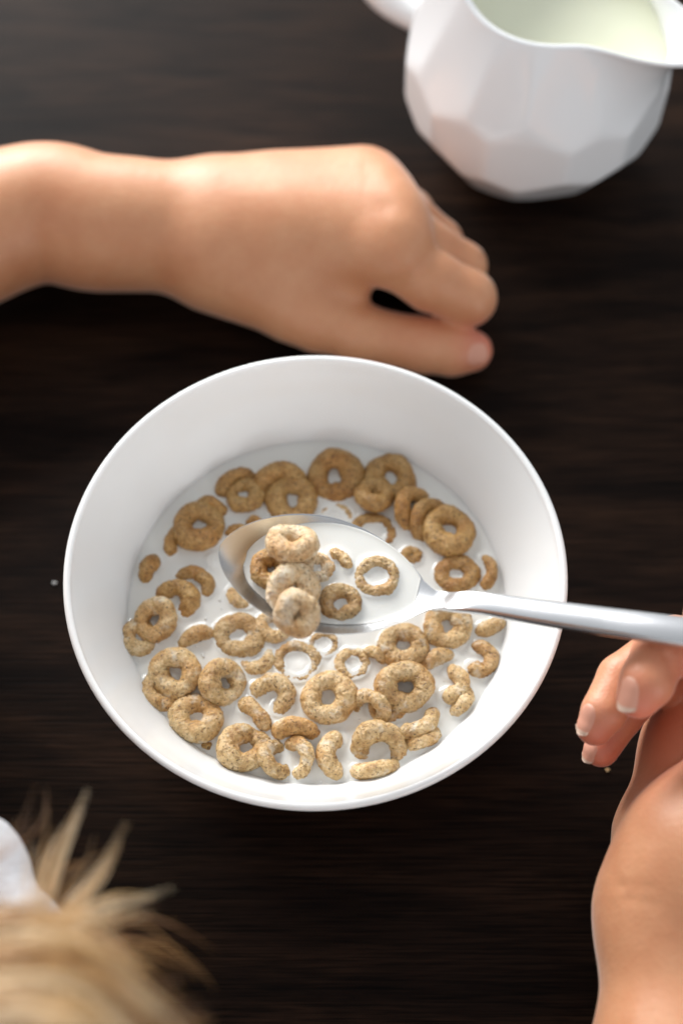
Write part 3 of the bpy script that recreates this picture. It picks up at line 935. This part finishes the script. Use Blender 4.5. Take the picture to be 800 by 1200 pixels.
class Field:
    def __init__(s, ax):
        s.ax = ax
        s.f = np.full([len(a) for a in ax], 0.05, dtype=np.float32)

    def sl(s, lo, hi, m):
        r = []
        for k in range(3):
            i0 = max(0, int(np.searchsorted(s.ax[k], lo[k] - m)) - 1)
            i1 = min(len(s.ax[k]), int(np.searchsorted(s.ax[k], hi[k] + m)) + 1)
            r.append(slice(i0, i1))
        return tuple(r)

    def pts(s, sl):
        return (s.ax[0][sl[0]][:, None, None], s.ax[1][sl[1]][None, :, None], s.ax[2][sl[2]][None, None, :])

    def cone(s, a, b, ra, rb, k=0.004, squash=None, sub=False):
        a, b = np.asarray(a, float), np.asarray(b, float)
        m = max(ra, rb) + k + 0.012
        sl = s.sl(np.minimum(a, b), np.maximum(a, b), m)
        x, y, z = s.pts(sl)
        ab = b - a
        L2 = max(ab @ ab, 1e-10)
        px, py, pz = x - np.float32(a[0]), y - np.float32(a[1]), z - np.float32(a[2])
        t = np.clip((px * ab[0] + py * ab[1] + pz * ab[2]) / L2, 0, 1).astype(np.float32)
        dx, dy, dz = px - t * ab[0], py - t * ab[1], pz - t * ab[2]
        if squash is not None:
            n, q = squash
            n = np.asarray(n, float) / np.linalg.norm(n)
            dn = dx * n[0] + dy * n[1] + dz * n[2]
            g = dn * (1 / q - 1)
            dx, dy, dz = dx + g * n[0], dy + g * n[1], dz + g * n[2]
        d = np.sqrt(dx * dx + dy * dy + dz * dz) - (ra + t * (rb - ra))
        if squash is not None:
            d = d * np.float32(0.5 + 0.5 * squash[1])
        d = d.astype(np.float32)
        f = s.f[sl]
        if sub:
            h = np.clip(k - np.abs(f + d), 0, None) / k
            s.f[sl] = np.maximum(f, -d) + h * h * k * 0.25
        else:
            h = np.clip(k - np.abs(f - d), 0, None) / k
            s.f[sl] = np.minimum(f, d) - h * h * k * 0.25

    def chain(s, pts, rs, k=0.004, **kw):
        for i in range(len(pts) - 1):
            s.cone(pts[i], pts[i + 1], rs[i], rs[i + 1], k, **kw)

    def groove(s, a, b, w, depth):
        a, b = np.asarray(a, float), np.asarray(b, float)
        sl = s.sl(np.minimum(a, b), np.maximum(a, b), 3 * w)
        x, y, z = s.pts(sl)
        ab = b - a
        t = np.clip(((x - a[0]) * ab[0] + (y - a[1]) * ab[1] + (z - a[2]) * ab[2]) / max(ab @ ab, 1e-10), 0, 1)
        d2 = (x - a[0] - t * ab[0]) ** 2 + (y - a[1] - t * ab[1]) ** 2 + (z - a[2] - t * ab[2]) ** 2
        s.f[sl] += (depth * np.exp(-d2 / (w * w))).astype(np.float32)

    def hit(s, px, py, sink=0.0):
        """where the line of sight through that place of the picture meets the surface"""
        d = FW + UP * (-(py - 600) / FPX) + np.array([1.0, 0, 0]) * ((px - 400) / FPX)
        d = d / np.linalg.norm(d)
        t = np.arange(0.36, 0.62, 0.0004)
        p = CAM[None] + d[None] * t[:, None]
        v = s.sample(p)
        i = np.where(v < 0)[0]
        return p[i[0]] + d * sink if len(i) else p[-1]

    def crease(s, pts, w, depth):
        q = [s.hit(x, y, w * 0.3) for x, y in pts]
        for a, b in zip(q[:-1], q[1:]):
            if np.linalg.norm(a - b) < 0.03:
                s.groove(a, b, w, depth)

    def extract(s):
        f = s.f
        ins = f < 0
        nx, ny, nz = f.shape
        c = np.zeros((nx - 1, ny - 1, nz - 1), dtype=np.int8)
        for i in (0, 1):
            for j in (0, 1):
                for k in (0, 1):
                    c += ins[i:nx - 1 + i, j:ny - 1 + j, k:nz - 1 + k]
        act = (c > 0) & (c < 8)
        idx = np.full(act.shape, -1, dtype=np.int32)
        I = np.argwhere(act)
        idx[act] = np.arange(len(I))
        acc = np.zeros((len(I), 3))
        cnt = np.zeros(len(I))
        A = s.ax
        corners = [(i, j, k) for i in (0, 1) for j in (0, 1) for k in (0, 1)]
        for a in corners:
            for dim in range(3):
                if a[dim]:
                    continue
                b = list(a); b[dim] = 1
                ia, ib = I + a, I + b
                fa = f[ia[:, 0], ia[:, 1], ia[:, 2]].astype(float)
                fb = f[ib[:, 0], ib[:, 1], ib[:, 2]].astype(float)
                cr = (fa < 0) != (fb < 0)
                t = np.where(cr, fa / np.where(cr, fa - fb, 1), 0)
                p = np.stack([A[q][ia[:, q]] + t * (A[q][ib[:, q]] - A[q][ia[:, q]]) for q in range(3)], -1)
                acc[cr] += p[cr]
                cnt[cr] += 1
        V = acc / cnt[:, None]
        F = []
        for dim in range(3):
            o1, o2 = [(1, 2), (2, 0), (0, 1)][dim]
            sa = [slice(None)] * 3; sb = [slice(None)] * 3
            sa[dim] = slice(0, -1); sb[dim] = slice(1, None)
            e_ = ins[tuple(sa)] != ins[tuple(sb)]
            E = np.argwhere(e_)
            E = E[(E[:, o1] > 0) & (E[:, o2] > 0) & (E[:, o1] < f.shape[o1] - 1) & (E[:, o2] < f.shape[o2] - 1)]
            fl = ins[E[:, 0], E[:, 1], E[:, 2]]

            def g(d1, d2):
                q = E.copy(); q[:, o1] -= d1; q[:, o2] -= d2
                return idx[q[:, 0], q[:, 1], q[:, 2]]
            Q = np.stack([g(1, 1), g(0, 1), g(0, 0), g(1, 0)], -1)
            Q[~fl] = Q[~fl][:, ::-1]
            F.append(Q)
        F = np.vstack(F)
        F = F[(F >= 0).all(1)]
        return V, F

    def sample(s, p):
        """trilinear value of the field at points p"""
        q = []
        for k in range(3):
            i = np.clip(np.searchsorted(s.ax[k], p[:, k]) - 1, 0, len(s.ax[k]) - 2)
            t = (p[:, k] - s.ax[k][i]) / (s.ax[k][i + 1] - s.ax[k][i])
            q.append((i, t))
        (i, tx), (j, ty), (k, tz) = q
        f = s.f
        r = 0
        for a in (0, 1):
            for b in (0, 1):
                for c in (0, 1):
                    r = r + f[i + a, j + b, k + c] * np.where(a, tx, 1 - tx) * np.where(b, ty, 1 - ty) * np.where(c, tz, 1 - tz)
        return r


def smooth_mesh(V, F, it=2, lam=0.5):
    E = np.vstack([F[:, [0, 1]], F[:, [1, 2]], F[:, [2, 3]], F[:, [3, 0]]])
    n = len(V)
    for k in range(it * 2):
        acc = np.zeros_like(V)
        cnt = np.bincount(E[:, 0], minlength=n) + np.bincount(E[:, 1], minlength=n)
        for d in range(3):
            acc[:, d] = np.bincount(E[:, 0], V[E[:, 1], d], n) + np.bincount(E[:, 1], V[E[:, 0], d], n)
        l = lam if k % 2 == 0 else -lam * 1.04
        V = V + l * (acc / np.maximum(cnt, 1)[:, None] - V)
    return V


H_ = 0.00105
field = Field([axis((-0.115, 0.150), -0.29, 0.24, H_, 0.004), axis((-0.130, 0.165), -0.50, 0.20, H_, 0.004), axis((0.0, 0.118), -0.30, 0.33, H_, 0.004)])
MM = 0.001
fd = field

# --- torso, neck, head (out of the picture, leaning over the table's edge)
HEAD = P(-75, 1560, 0.132)
SHL, SHR = np.array([-0.130, -0.275, 0.100]), np.array([0.035, -0.310, 0.095])
CH = np.array([-0.050, -0.355, 0.030])
fd.cone(CH, (-0.045, -0.42, -0.20), 0.062, 0.070, 0.03, squash=((0, 1, 0.2), 0.8))
fd.cone(SHL + [0.02, -0.02, 0], SHR + [-0.02, -0.01, 0], 0.036, 0.036, 0.04)
fd.cone(CH, (SHL + SHR) / 2, 0.065, 0.045, 0.04)
fd.cone((SHL + SHR) / 2 + [0, -0.01, 0.01], HEAD + [0, 0.0, -0.04], 0.030, 0.028, 0.02)
fd.cone(HEAD + [0, -0.012, 0.005], HEAD + [0, 0.012, 0.0], 0.072, 0.068, 0.02)
fd.cone(HEAD + [0, 0.02, -0.02], HEAD + [0, 0.040, -0.058], 0.050, 0.026, 0.025)
fd.cone(HEAD + [0, 0.076, -0.020], HEAD + [0, 0.083, -0.040], 0.005, 0.0085, 0.010)
for sx in (-1, 1):
    fd.cone(HEAD + [sx * 0.028, 0.088, -0.014], HEAD + [sx * 0.028, 0.088, -0.013], 0.010, 0.010, 0.008, sub=True)
    fd.cone(HEAD + [sx * 0.028, 0.068, -0.013], HEAD + [sx * 0.028, 0.069, -0.013], 0.0115, 0.0115, 0.004)
    fd.cone(HEAD + [sx * 0.070, -0.004, -0.004], HEAD + [sx * 0.070, -0.006, -0.030], 0.012, 0.008, 0.006, squash=((1, 0.3, 0), 0.45))
fd.cone(HEAD + [-0.012, 0.073, -0.056], HEAD + [0.012, 0.073, -0.056], 0.005, 0.005, 0.006)
fd.groove(HEAD + [-0.014, 0.077, -0.056], HEAD + [0.014, 0.077, -0.056], 0.002, 0.002)

# --- left arm: upper arm, forearm lying across the table
ELB = np.array([-0.212, 0.088, 0.034])
MIDL = np.array([-0.1312, -0.020, 0.086])
fd.chain([SHL, MIDL + [0.0, -0.08, 0.02], MIDL, ELB], [0.040, 0.037, 0.031, 0.0240], 0.010)
fa = catmull([ELB, P(0, 262, 0.0300), P(120, 262, 0.0272), P(230, 269, 0.0258), P(315, 283, 0.0260)], 33)
fr = catmull([[0.0262], [0.0262], [0.0254], [0.0234], [0.0205]], 33)[:, 0]
fd.chain(fa, fr, 0.0012)
# --- left hand
def LH(px, py, z):
    return P(px, py, z * MM)


mc = [((462, 296), 41, 8.6), ((462, 262), 45, 8.6), ((448, 230), 42, 8.4), ((426, 206), 36, 8.2)]   # knuckles index..little
wr = [LH(270, 292, 27), LH(268, 272, 30), LH(266, 252, 30), LH(262, 236, 26)]
for (q, z, r), w0 in zip(mc, wr):
    fd.cone(w0 - [0, 0, 0.0015], LH(q[0], q[1], z - 3.5), 0.0135, r * MM + 0.0022, 0.018)
fd.cone(LH(320, 295, 24), LH(415, 285, 25), 0.018, 0.013, 0.010)       # palm body
fd.cone(LH(330, 250, 22), LH(430, 240, 22), 0.018, 0.015, 0.012)
fd.cone(LH(460, 294, 40.5), LH(466, 299, 40.0), 0.0085, 0.0085, 0.012)   # index knuckle
# thumb
fd.cone(LH(262, 305, 24), LH(372, 374, 17), 0.0185, 0.0120, 0.014)
fd.chain([LH(345, 358, 18), LH(420, 390, 14), LH(495, 404, 12.5)], [0.0135, 0.0105, 0.0100], 0.004)
fd.chain([LH(495, 404, 12.5), LH(530, 409, 11), LH(552, 411, 9.4)], [0.0100, 0.0096, 0.0078], 0.0035, squash=((0, -0.35, 0.94), 0.92))
# index finger: along the back of the fist, then curled under
fd.chain([LH(462, 301, 37), LH(505, 329, 31), LH(548, 350, 24.5)], [0.0115, 0.0113, 0.0103], 0.0018)
fd.cone(LH(385, 328, 24), LH(410, 335, 24), 0.0090, 0.0070, 0.006)
fd.chain([LH(548, 348, 24.5), LH(533, 352, 10)], [0.0098, 0.0085], 0.003)
fd.chain([LH(533, 352, 10), LH(505, 330, 7.5)], [0.0085, 0.0070], 0.003)
# middle, ring, little
fd.chain([LH(466, 264, 38), LH(541, 312, 21)], [0.0104, 0.0090], 0.0018)
fd.chain([LH(541, 312, 21), LH(515, 315, 9.5), LH(470, 300, 8)], [0.0092, 0.0085, 0.007], 0.002)
fd.chain([LH(453, 232, 36), LH(514, 284, 18), LH(490, 300, 9), LH(440, 292, 8)], [0.0104, 0.0088, 0.0083, 0.007], 0.0025)
fd.chain([LH(430, 208, 32), LH(482, 248, 17), LH(462, 264, 8.5), LH(420, 262, 8)], [0.0098, 0.0082, 0.0078, 0.0065], 0.0025)
# hollows between knuckles and a crease at the thumb joint
fd.groove(LH(462, 276, 53), LH(500, 300, 44), 0.005, 0.0006)
fd.groove(LH(456, 246, 53), LH(492, 270, 43), 0.005, 0.0006)

# --- right arm and hand (palm turned up to the diner, curled round the handle)
def RH(px, py, z):
    return P(px, py, z * MM)


WR = RH(795, 1070, 54)
ELR = np.array([0.135, -0.300, 0.030])
fd.chain([SHR, ELR], [0.038, 0.034], 0.02)
fd.cone(ELR, WR + [-0.001, -0.055, -0.006], 0.034, 0.0258, 0.02)
fd.chain([WR + [-0.001, -0.055, -0.006], WR], [0.0258, 0.0218], 0.02)
fd.chain([WR, RH(836, 1006, 62), RH(915, 915, 72)], [0.0225, 0.0250, 0.021], 0.012)        # thenar side, towards the viewer
fd.chain([WR + [0.0, 0, -0.008], RH(805, 985, 42), RH(826, 885, 46)], [0.019, 0.0215, 0.0175], 0.006)  # little finger side, lower
fd.cone(RH(826, 885, 46), RH(880, 830, 56), 0.0175, 0.017, 0.010)
fd.cone(RH(840, 880, 44), RH(905, 780, 58), 0.018, 0.016, 0.012)
# fingers: they leave the palm at its far edge, bend and come back towards the viewer, tips down left
fd.chain([RH(905, 790, 62), RH(850, 745, 86), RH(772, 768, 93)], [0.0090, 0.0084, 0.0080], 0.001)           # middle
fd.chain([RH(772, 768, 93), RH(757, 800, 94), RH(748, 816, 92)], [0.0080, 0.0078, 0.0064], 0.0012)
fd.chain([RH(880, 800, 55), RH(790, 752, 72), RH(728, 795, 74)], [0.0088, 0.0080, 0.0074], 0.001)          # ring
fd.chain([RH(728, 795, 74), RH(707, 835, 74), RH(697, 852, 72)], [0.0074, 0.0068, 0.0056], 0.001)
fd.chain([RH(850, 830, 50), RH(765, 795, 62), RH(726, 840, 60)], [0.0080, 0.0070, 0.0066], 0.001)          # little
fd.chain([RH(726, 840, 60), RH(704, 878, 59)], [0.0066, 0.0054], 0.001)
# thumb and index pinch the handle further right
fd.chain([RH(905, 900, 72), RH(960, 800, 95), RH(905, 760, 113)], [0.014, 0.0105, 0.0090], 0.006)
fd.chain([RH(930, 790, 68), RH(880, 715, 96), RH(830, 722, 104)], [0.0095, 0.0085, 0.0072], 0.002)
# creases
fd.groove(RH(750, 893, 66), RH(830, 888, 62), 0.0013, 0.0008)
fd.groove(RH(752, 1000, 82), RH(735, 1190, 72), 0.0030, -0.0007)
fd.groove(RH(728, 960, 76), RH(716, 1090, 70), 0.0022, -0.0004)

fd.crease([(402, 352), (420, 353), (445, 354)], 0.0018, 0.0030)       # fold of the web beside the thumb
fd.crease([(492, 388), (488, 404), (489, 420)], 0.0009, 0.00045)      # thumb joint
fd.crease([(484, 388), (480, 404), (481, 420)], 0.0009, 0.00035)
fd.crease([(505, 282), (530, 296), (562, 318)], 0.0016, 0.0009)       # between index and middle finger
fd.crease([(556, 338), (549, 348), (545, 358)], 0.0009, 0.00030)
fd.crease([(698, 1046), (730, 1038), (765, 1040)], 0.0014, 0.00022)    # wrist creases
fd.crease([(699, 1060), (735, 1054), (770, 1058)], 0.0014, 0.00015)
fd.crease([(770, 758), (782, 772), (786, 792)], 0.0010, 0.0006)
V, F = field.extract()
V = smooth_mesh(V, F, 3, 0.5)
# keep the largest connected surface only is not needed: everything is joined
V[:, 2] = np.where((V[:, 1] > -0.24), np.maximum(V[:, 2], 0.0003), V[:, 2])
fl = np.zeros(len(V))  # fingertip redness, plus shade on fingers and palm put into the colour
for c, r, a in ((RH(745, 835, 92), 0.012, 0.95), (RH(790, 785, 93), 0.014, 0.7), (RH(700, 875, 74), 0.012, 0.9), (RH(710, 890, 60), 0.012, 0.9),
                (RH(780, 850, 70), 0.022, 0.6), (LH(565, 405, 14), 0.011, 0.85), (LH(500, 385, 18), 0.014, 0.2)):
    d = np.linalg.norm(V - c, axis=1)
    fl = np.maximum(fl, a * np.exp(-(d / r) ** 2))
PERSON = empty('person', (-0.05, -0.40, -0.28))
tag(PERSON, 'blond child in a white shirt, one hand curled on the table, other holding the spoon', 'person')
Minv = np.array([-0.05, -0.40, -0.28])


def part(name, V, F, mat, **attrs):
    return mesh_obj(name, np.asarray(V) - Minv, F, mat, PERSON, **attrs)


part('body', V, F, M['skin'], flush=fl)


def nail(center, normal, along, wid, length, name='fingernail', notip=False):
    n = np.asarray(normal, float); n /= np.linalg.norm(n)
    a = np.asarray(along, float); a -= n * (a @ n); a /= np.linalg.norm(a)
    b = np.cross(n, a)
    nu, nv = 25, 17
    V, T = [], []
    for i in range(nu):
        for j in range(nv):
            u, v = i / (nu - 1) * 2 - 1, j / (nv - 1) * 2 - 1
            ww = wid / 2 * (1 - 0.10 * u * u) * (1 if u > 0 else math.sqrt(max(0, 1 - (-u) ** 3.2)) * 0.999 + 0.001)
            if u > 0.3:
                ww *= 1 - 0.25 * ((u - 0.3) / 0.7) ** 2
            V.append(center + a * (length / 2) * (u - (0.14 * v * v if u > 0 else 0) * u) + b * ww * v)
            T.append(0.0 if notip else (1.0 if u > 0.74 else (0.3 if u < -0.75 else 0)))
    V = np.array(V)
    lift = V + n * 0.010
    h = np.full(len(V), 0.0)
    for _ in range(40):
        h += np.clip(field.sample(lift - n * h[:, None]), -0.002, 0.002) * 0.9
    h = np.clip(h, 0.0, 0.0125)
    # smooth the landing heights so the free edge projects past the skin
    g = h.reshape(nu, nv)
    for j in range(nv):
        i0 = int(nu * 0.62)
        sl_ = g[i0, j] - g[i0 - 5, j]
        for i in range(i0 + 1, nu):
            g[i, j] = min(g[i, j], g[i0, j] + sl_ / 5 * (i - i0) * 1.1)
    for _ in range(2):
        g[1:-1, 1:-1] = (g[1:-1, 1:-1] * 2 + g[:-2, 1:-1] + g[2:, 1:-1] + g[1:-1, :-2] + g[1:-1, 2:]) / 6
    h = g.reshape(-1)
    vv = np.tile(np.linspace(-1, 1, nv), nu)
    uu = np.repeat(np.linspace(-1, 1, nu), nv)
    top = lift - n * (h - 0.00038 + 0.00062 * np.abs(vv) ** 5 * (uu < 0.7) + 0.0006 * np.clip(-uu, 0, 1) ** 6)[:, None]
    bot = top - n * 0.0005
    F = grid_faces(nu, nv)
    q = nu * nv
    F2 = [tuple(q + k for k in reversed(f)) for f in F]
    per = [j for j in range(nv)] + [i * nv + nv - 1 for i in range(1, nu)] + [(nu - 1) * nv + j for j in range(nv - 2, -1, -1)] + [i * nv for i in range(nu - 2, 0, -1)]
    sd = [(per[k], q + per[k], q + per[(k + 1) % len(per)], per[(k + 1) % len(per)]) for k in range(len(per))]
    part(name, np.vstack([top, bot]), F + F2 + sd, M['nail'], tip=T + T)


def towards_cam(p, dx=0, dy=0):
    v = CAM - p
    v = v / np.linalg.norm(v)
    return v + np.array([1.0, 0, 0]) * dx + UP * dy


def img(dx, dy):
    """a direction dx right, dy up as seen in the picture"""
    return np.array([1.0, 0, 0]) * dx + UP * dy


c = RH(733, 813, 97); nail(c, towards_cam(c, -1.5, 0.0), img(-0.38, -0.92) + FW * 0.1, 0.0070, 0.0108)
c = RH(687, 843, 76); nail(c, towards_cam(c, -1.0, 0.25), img(-0.48, -0.87) + FW * 0.1, 0.0068, 0.0100)
c = RH(690, 880, 61); nail(c, towards_cam(c, -1.2, -0.1), img(-0.5, -0.85) + FW * 0.25, 0.0062, 0.0076)
c = LH(556, 413, 13); nail(c, towards_cam(c, 0.35, -0.40), img(1.0, -0.06), 0.0090, 0.0088, notip=True)

# --- shirt: torso and short sleeves, a little larger than the body
sf = Field([axis((-0.20, 0.10), -0.22, 0.13, 0.003, 0.005), axis((-0.36, -0.02), -0.52, -0.01, 0.003, 0.005), axis((0.03, 0.17), -0.29, 0.19, 0.003, 0.005)])
sf.cone(CH, (-0.045, -0.42, -0.22), 0.072, 0.086, 0.03, squash=((0, 1, 0.2), 0.85))
sf.cone(SHL + [0.02, -0.02, 0], SHR + [-0.02, -0.01, 0], 0.045, 0.045, 0.04)
sf.cone(CH, (SHL + SHR) / 2, 0.074, 0.052, 0.04)
s_end = MIDL + [0.003, -0.112, 0.012]
sf.chain([SHL, (SHL + s_end) / 2, s_end], [0.048, 0.047, 0.048], 0.02)
sf.cone(P(-56, 1045, 0.090), P(-90, 1060, 0.090), 0.022, 0.026, 0.004)
sf.cone(P(-18, 1150, 0.090), P(-80, 1150, 0.085), 0.0265, 0.030, 0.003)
sf.chain([SHR, SHR * 0.45 + ELR * 0.55], [0.046, 0.045], 0.02)
V, F = sf.extract()
V = smooth_mesh(V, F, 2, 0.5)
N_ = np.array([mnoise.noise(Vector(v * 26)) * 0.0035 + mnoise.noise(Vector(v * 70)) * 0.0012 for v in V])
cen = np.array([-0.05, -0.3, 0.05])
dd = V - cen
V = V + dd / np.linalg.norm(dd, axis=1)[:, None] * N_[:, None]
part('shirt', V, F, M['shirt'])


# --- hair
def strands(list_of_paths, radii, tones, name):
    """each path (n,3) becomes a thin tapering three sided tube"""
    VV, FF, TT = [], [], []
    off = 0
    for p, r, t in zip(list_of_paths, radii, tones):
        n = len(p)
        T = np.gradient(p, axis=0)
        T /= np.linalg.norm(T, axis=1)[:, None] + 1e-12
        a = np.cross(T, [0.3, 0.5, 0.8]); a /= np.linalg.norm(a, axis=1)[:, None] + 1e-12
        b = np.cross(T, a)
        tp = r * np.clip(1.15 - np.linspace(0, 1, n) ** 2.2, 0.12, 1)
        for k in range(3):
            an = 2 * PI * k / 3
            VV.append(p + (a * math.cos(an) + b * math.sin(an)) * tp[:, None])
        i = np.arange(n - 1)
        for k in range(3):
            k2 = (k + 1) % 3
            FF.append(np.stack([off + k * n + i, off + k * n + i + 1, off + k2 * n + i + 1, off + k2 * n + i], -1))
        TT.append(np.full(3 * n, t))
        off += 3 * n
    return part(name, np.vstack(VV), np.vstack(FF), M['hair'], tone=np.concatenate(TT))


def wisp(ctrl, n, spread0, spread1, r, tone, out):
    c = catmull(ctrl, 14)
    f = np.linspace(0, 1, 14)[:, None]
    for _ in range(n):
        o0, o1, o2 = RNG.normal(0, spread0, 3), RNG.normal(0, spread1, 3), RNG.normal(0, spread1 * 0.6, 3)
        L = RNG.uniform(0.30, 1.0)
        m = max(6, int(14 * L))
        p = c + o0 * (1 - f) + o1 * f + o2 * np.sin(f * PI)
        out[0].append(p[:m]); out[1].append(r * RNG.uniform(0.6, 1.2)); out[2].append(np.clip(tone + RNG.normal(0, 0.14), 0, 1))


hs = ([], [], [])
zt = 0.235
# cap of hair over the head
pole = np.array([-0.62, -0.35, 0.72]); pole /= np.linalg.norm(pole)
pa = np.cross(pole, [0, 0, 1.0]); pa /= np.linalg.norm(pa)
pb = np.cross(pole, pa)
for i in range(5200):
    az = RNG.uniform(0, 2 * PI)
    d0 = abs(RNG.normal(0, 0.25)) + 0.02
    ln = RNG.uniform(1.5, 2.3)
    n = 16
    t = np.linspace(d0, d0 + ln, n)
    wob = RNG.normal(0, 0.10)
    azs = az + wob * np.linspace(0, 1, n) ** 1.5 + 0.06 * np.sin(np.linspace(0, 5, n) + az * 9)
    u = np.cos(t)[:, None] * pole + np.sin(t)[:, None] * (np.cos(azs)[:, None] * pa + np.sin(azs)[:, None] * pb)
    # stop strands from running over the face
    rad_ = np.array([0.082, 0.092, 0.080]) * (1 + RNG.uniform(0.0, 0.10) + 0.02 * math.sin(az * 23))
    p = HEAD + [0, -0.004, 0.006] + u * rad_
    face = (u[:, 1] > 0.55) & (u[:, 2] < 0.35)
    if face.any():
        m = int(np.argmax(face))
        if m < 5:
            continue
        p = p[:m]
    clump = 0.50 + 0.38 * math.sin(az * 11) + 0.25 * math.sin(az * 27 + 1)
    hs[0].append(p); hs[1].append(0.00030 * RNG.uniform(0.6, 1.3)); hs[2].append(np.clip(clump + RNG.normal(0, 0.10), 0, 1))
# loose locks standing off the head into the picture
def W(px, py, z):
    return P(px, py, z - 0.110)


for bx, by, mx, my, tx, ty, n_, tone_ in (
        (35, 1105, 72, 1000, 112, 905, 60, 0.9), (20, 1110, 60, 1000, 96, 925, 26, 0.7), (50, 1105, 108, 1035, 163, 942, 52, 0.62),
        (60, 1105, 122, 1030, 150, 960, 20, 0.85), (62, 1100, 135, 1062, 226, 1036, 46, 0.88), (70, 1095, 130, 1052, 196, 1050, 18, 0.7),
        (66, 1085, 122, 1095, 172, 1142, 40, 0.95), (55, 1090, 100, 1070, 150, 1090, 16, 0.8), (30, 1095, 66, 1022, 112, 1003, 16, 0.5),
        (10, 1100, 48, 1000, 62, 905, 8, 0.5), (20, 1100, 30, 1010, 40, 940, 7, 0.6), (55, 1100, 150, 1075, 262, 1082, 9, 0.45),
        (60, 1120, 150, 1100, 270, 1150, 8, 0.4), (28, 1110, 50, 1020, 84, 950, 22, 0.9), (46, 1100, 96, 1042, 138, 985, 20, 0.95), (60, 1096, 128, 1078, 190, 1062, 20, 0.8), (40, 1100, 90, 1050, 118, 960, 12, 0.7), (10, 1120, 36, 1040, 50, 975, 14, 0.8), (45, 1100, 100, 1010, 190, 985, 7, 0.4), (30, 1100, 90, 960, 150, 890, 5, 0.5)):
    wisp([W(bx - 85, by + 75, .26), W(bx, by, .272), W(mx, my, .27), W(tx, ty, .262)], int(n_ * 0.75), 0.0013, 0.0005, 0.00020, min(1, tone_ + 0.12), hs)
wisp([W(60, 1100, .26), W(130, 1075, .26), W(200, 1085, .258), W(280, 1120, .25)], 4, 0.0040, 0.0040, 0.00014, 0.3, hs)
wisp([W(60, 1130, .26), W(150, 1110, .26), W(215, 1150, .258), W(262, 1215, .25)], 6, 0.0040, 0.0030, 0.00016, 0.5, hs)
wisp([W(-60, 1060, .27), W(10, 1000, .27), W(40, 950, .265), W(60, 900, .26)], 10, 0.0040, 0.0030, 0.00013, 0.4, hs)
# fringe and locks over the visible edge of the crown
lk = random.Random(5)
for q in range(30):
    f = q / 29
    y0 = 1105 + 130 * f + lk.uniform(-12, 12)
    x2 = 240 - 120 * f + lk.uniform(-25, 25)
    zz = 0.305 + 0.02 * f
    tone_ = (0.95, 0.35, 0.75, 0.15, 1.0, 0.55)[q % 6] + lk.uniform(-0.08, 0.08)
    wisp([W(-130, y0 + lk.uniform(0, 40), zz), W(10, y0 - 12, zz + 0.004), W(110, y0 + 8 + lk.uniform(-8, 8), zz), W(x2, y0 + 105 + lk.uniform(-20, 30), zz - 0.012)], 46, 0.0022, 0.0014, 0.00026, tone_, hs)
strands(hs[0], hs[1], hs[2], 'hair')
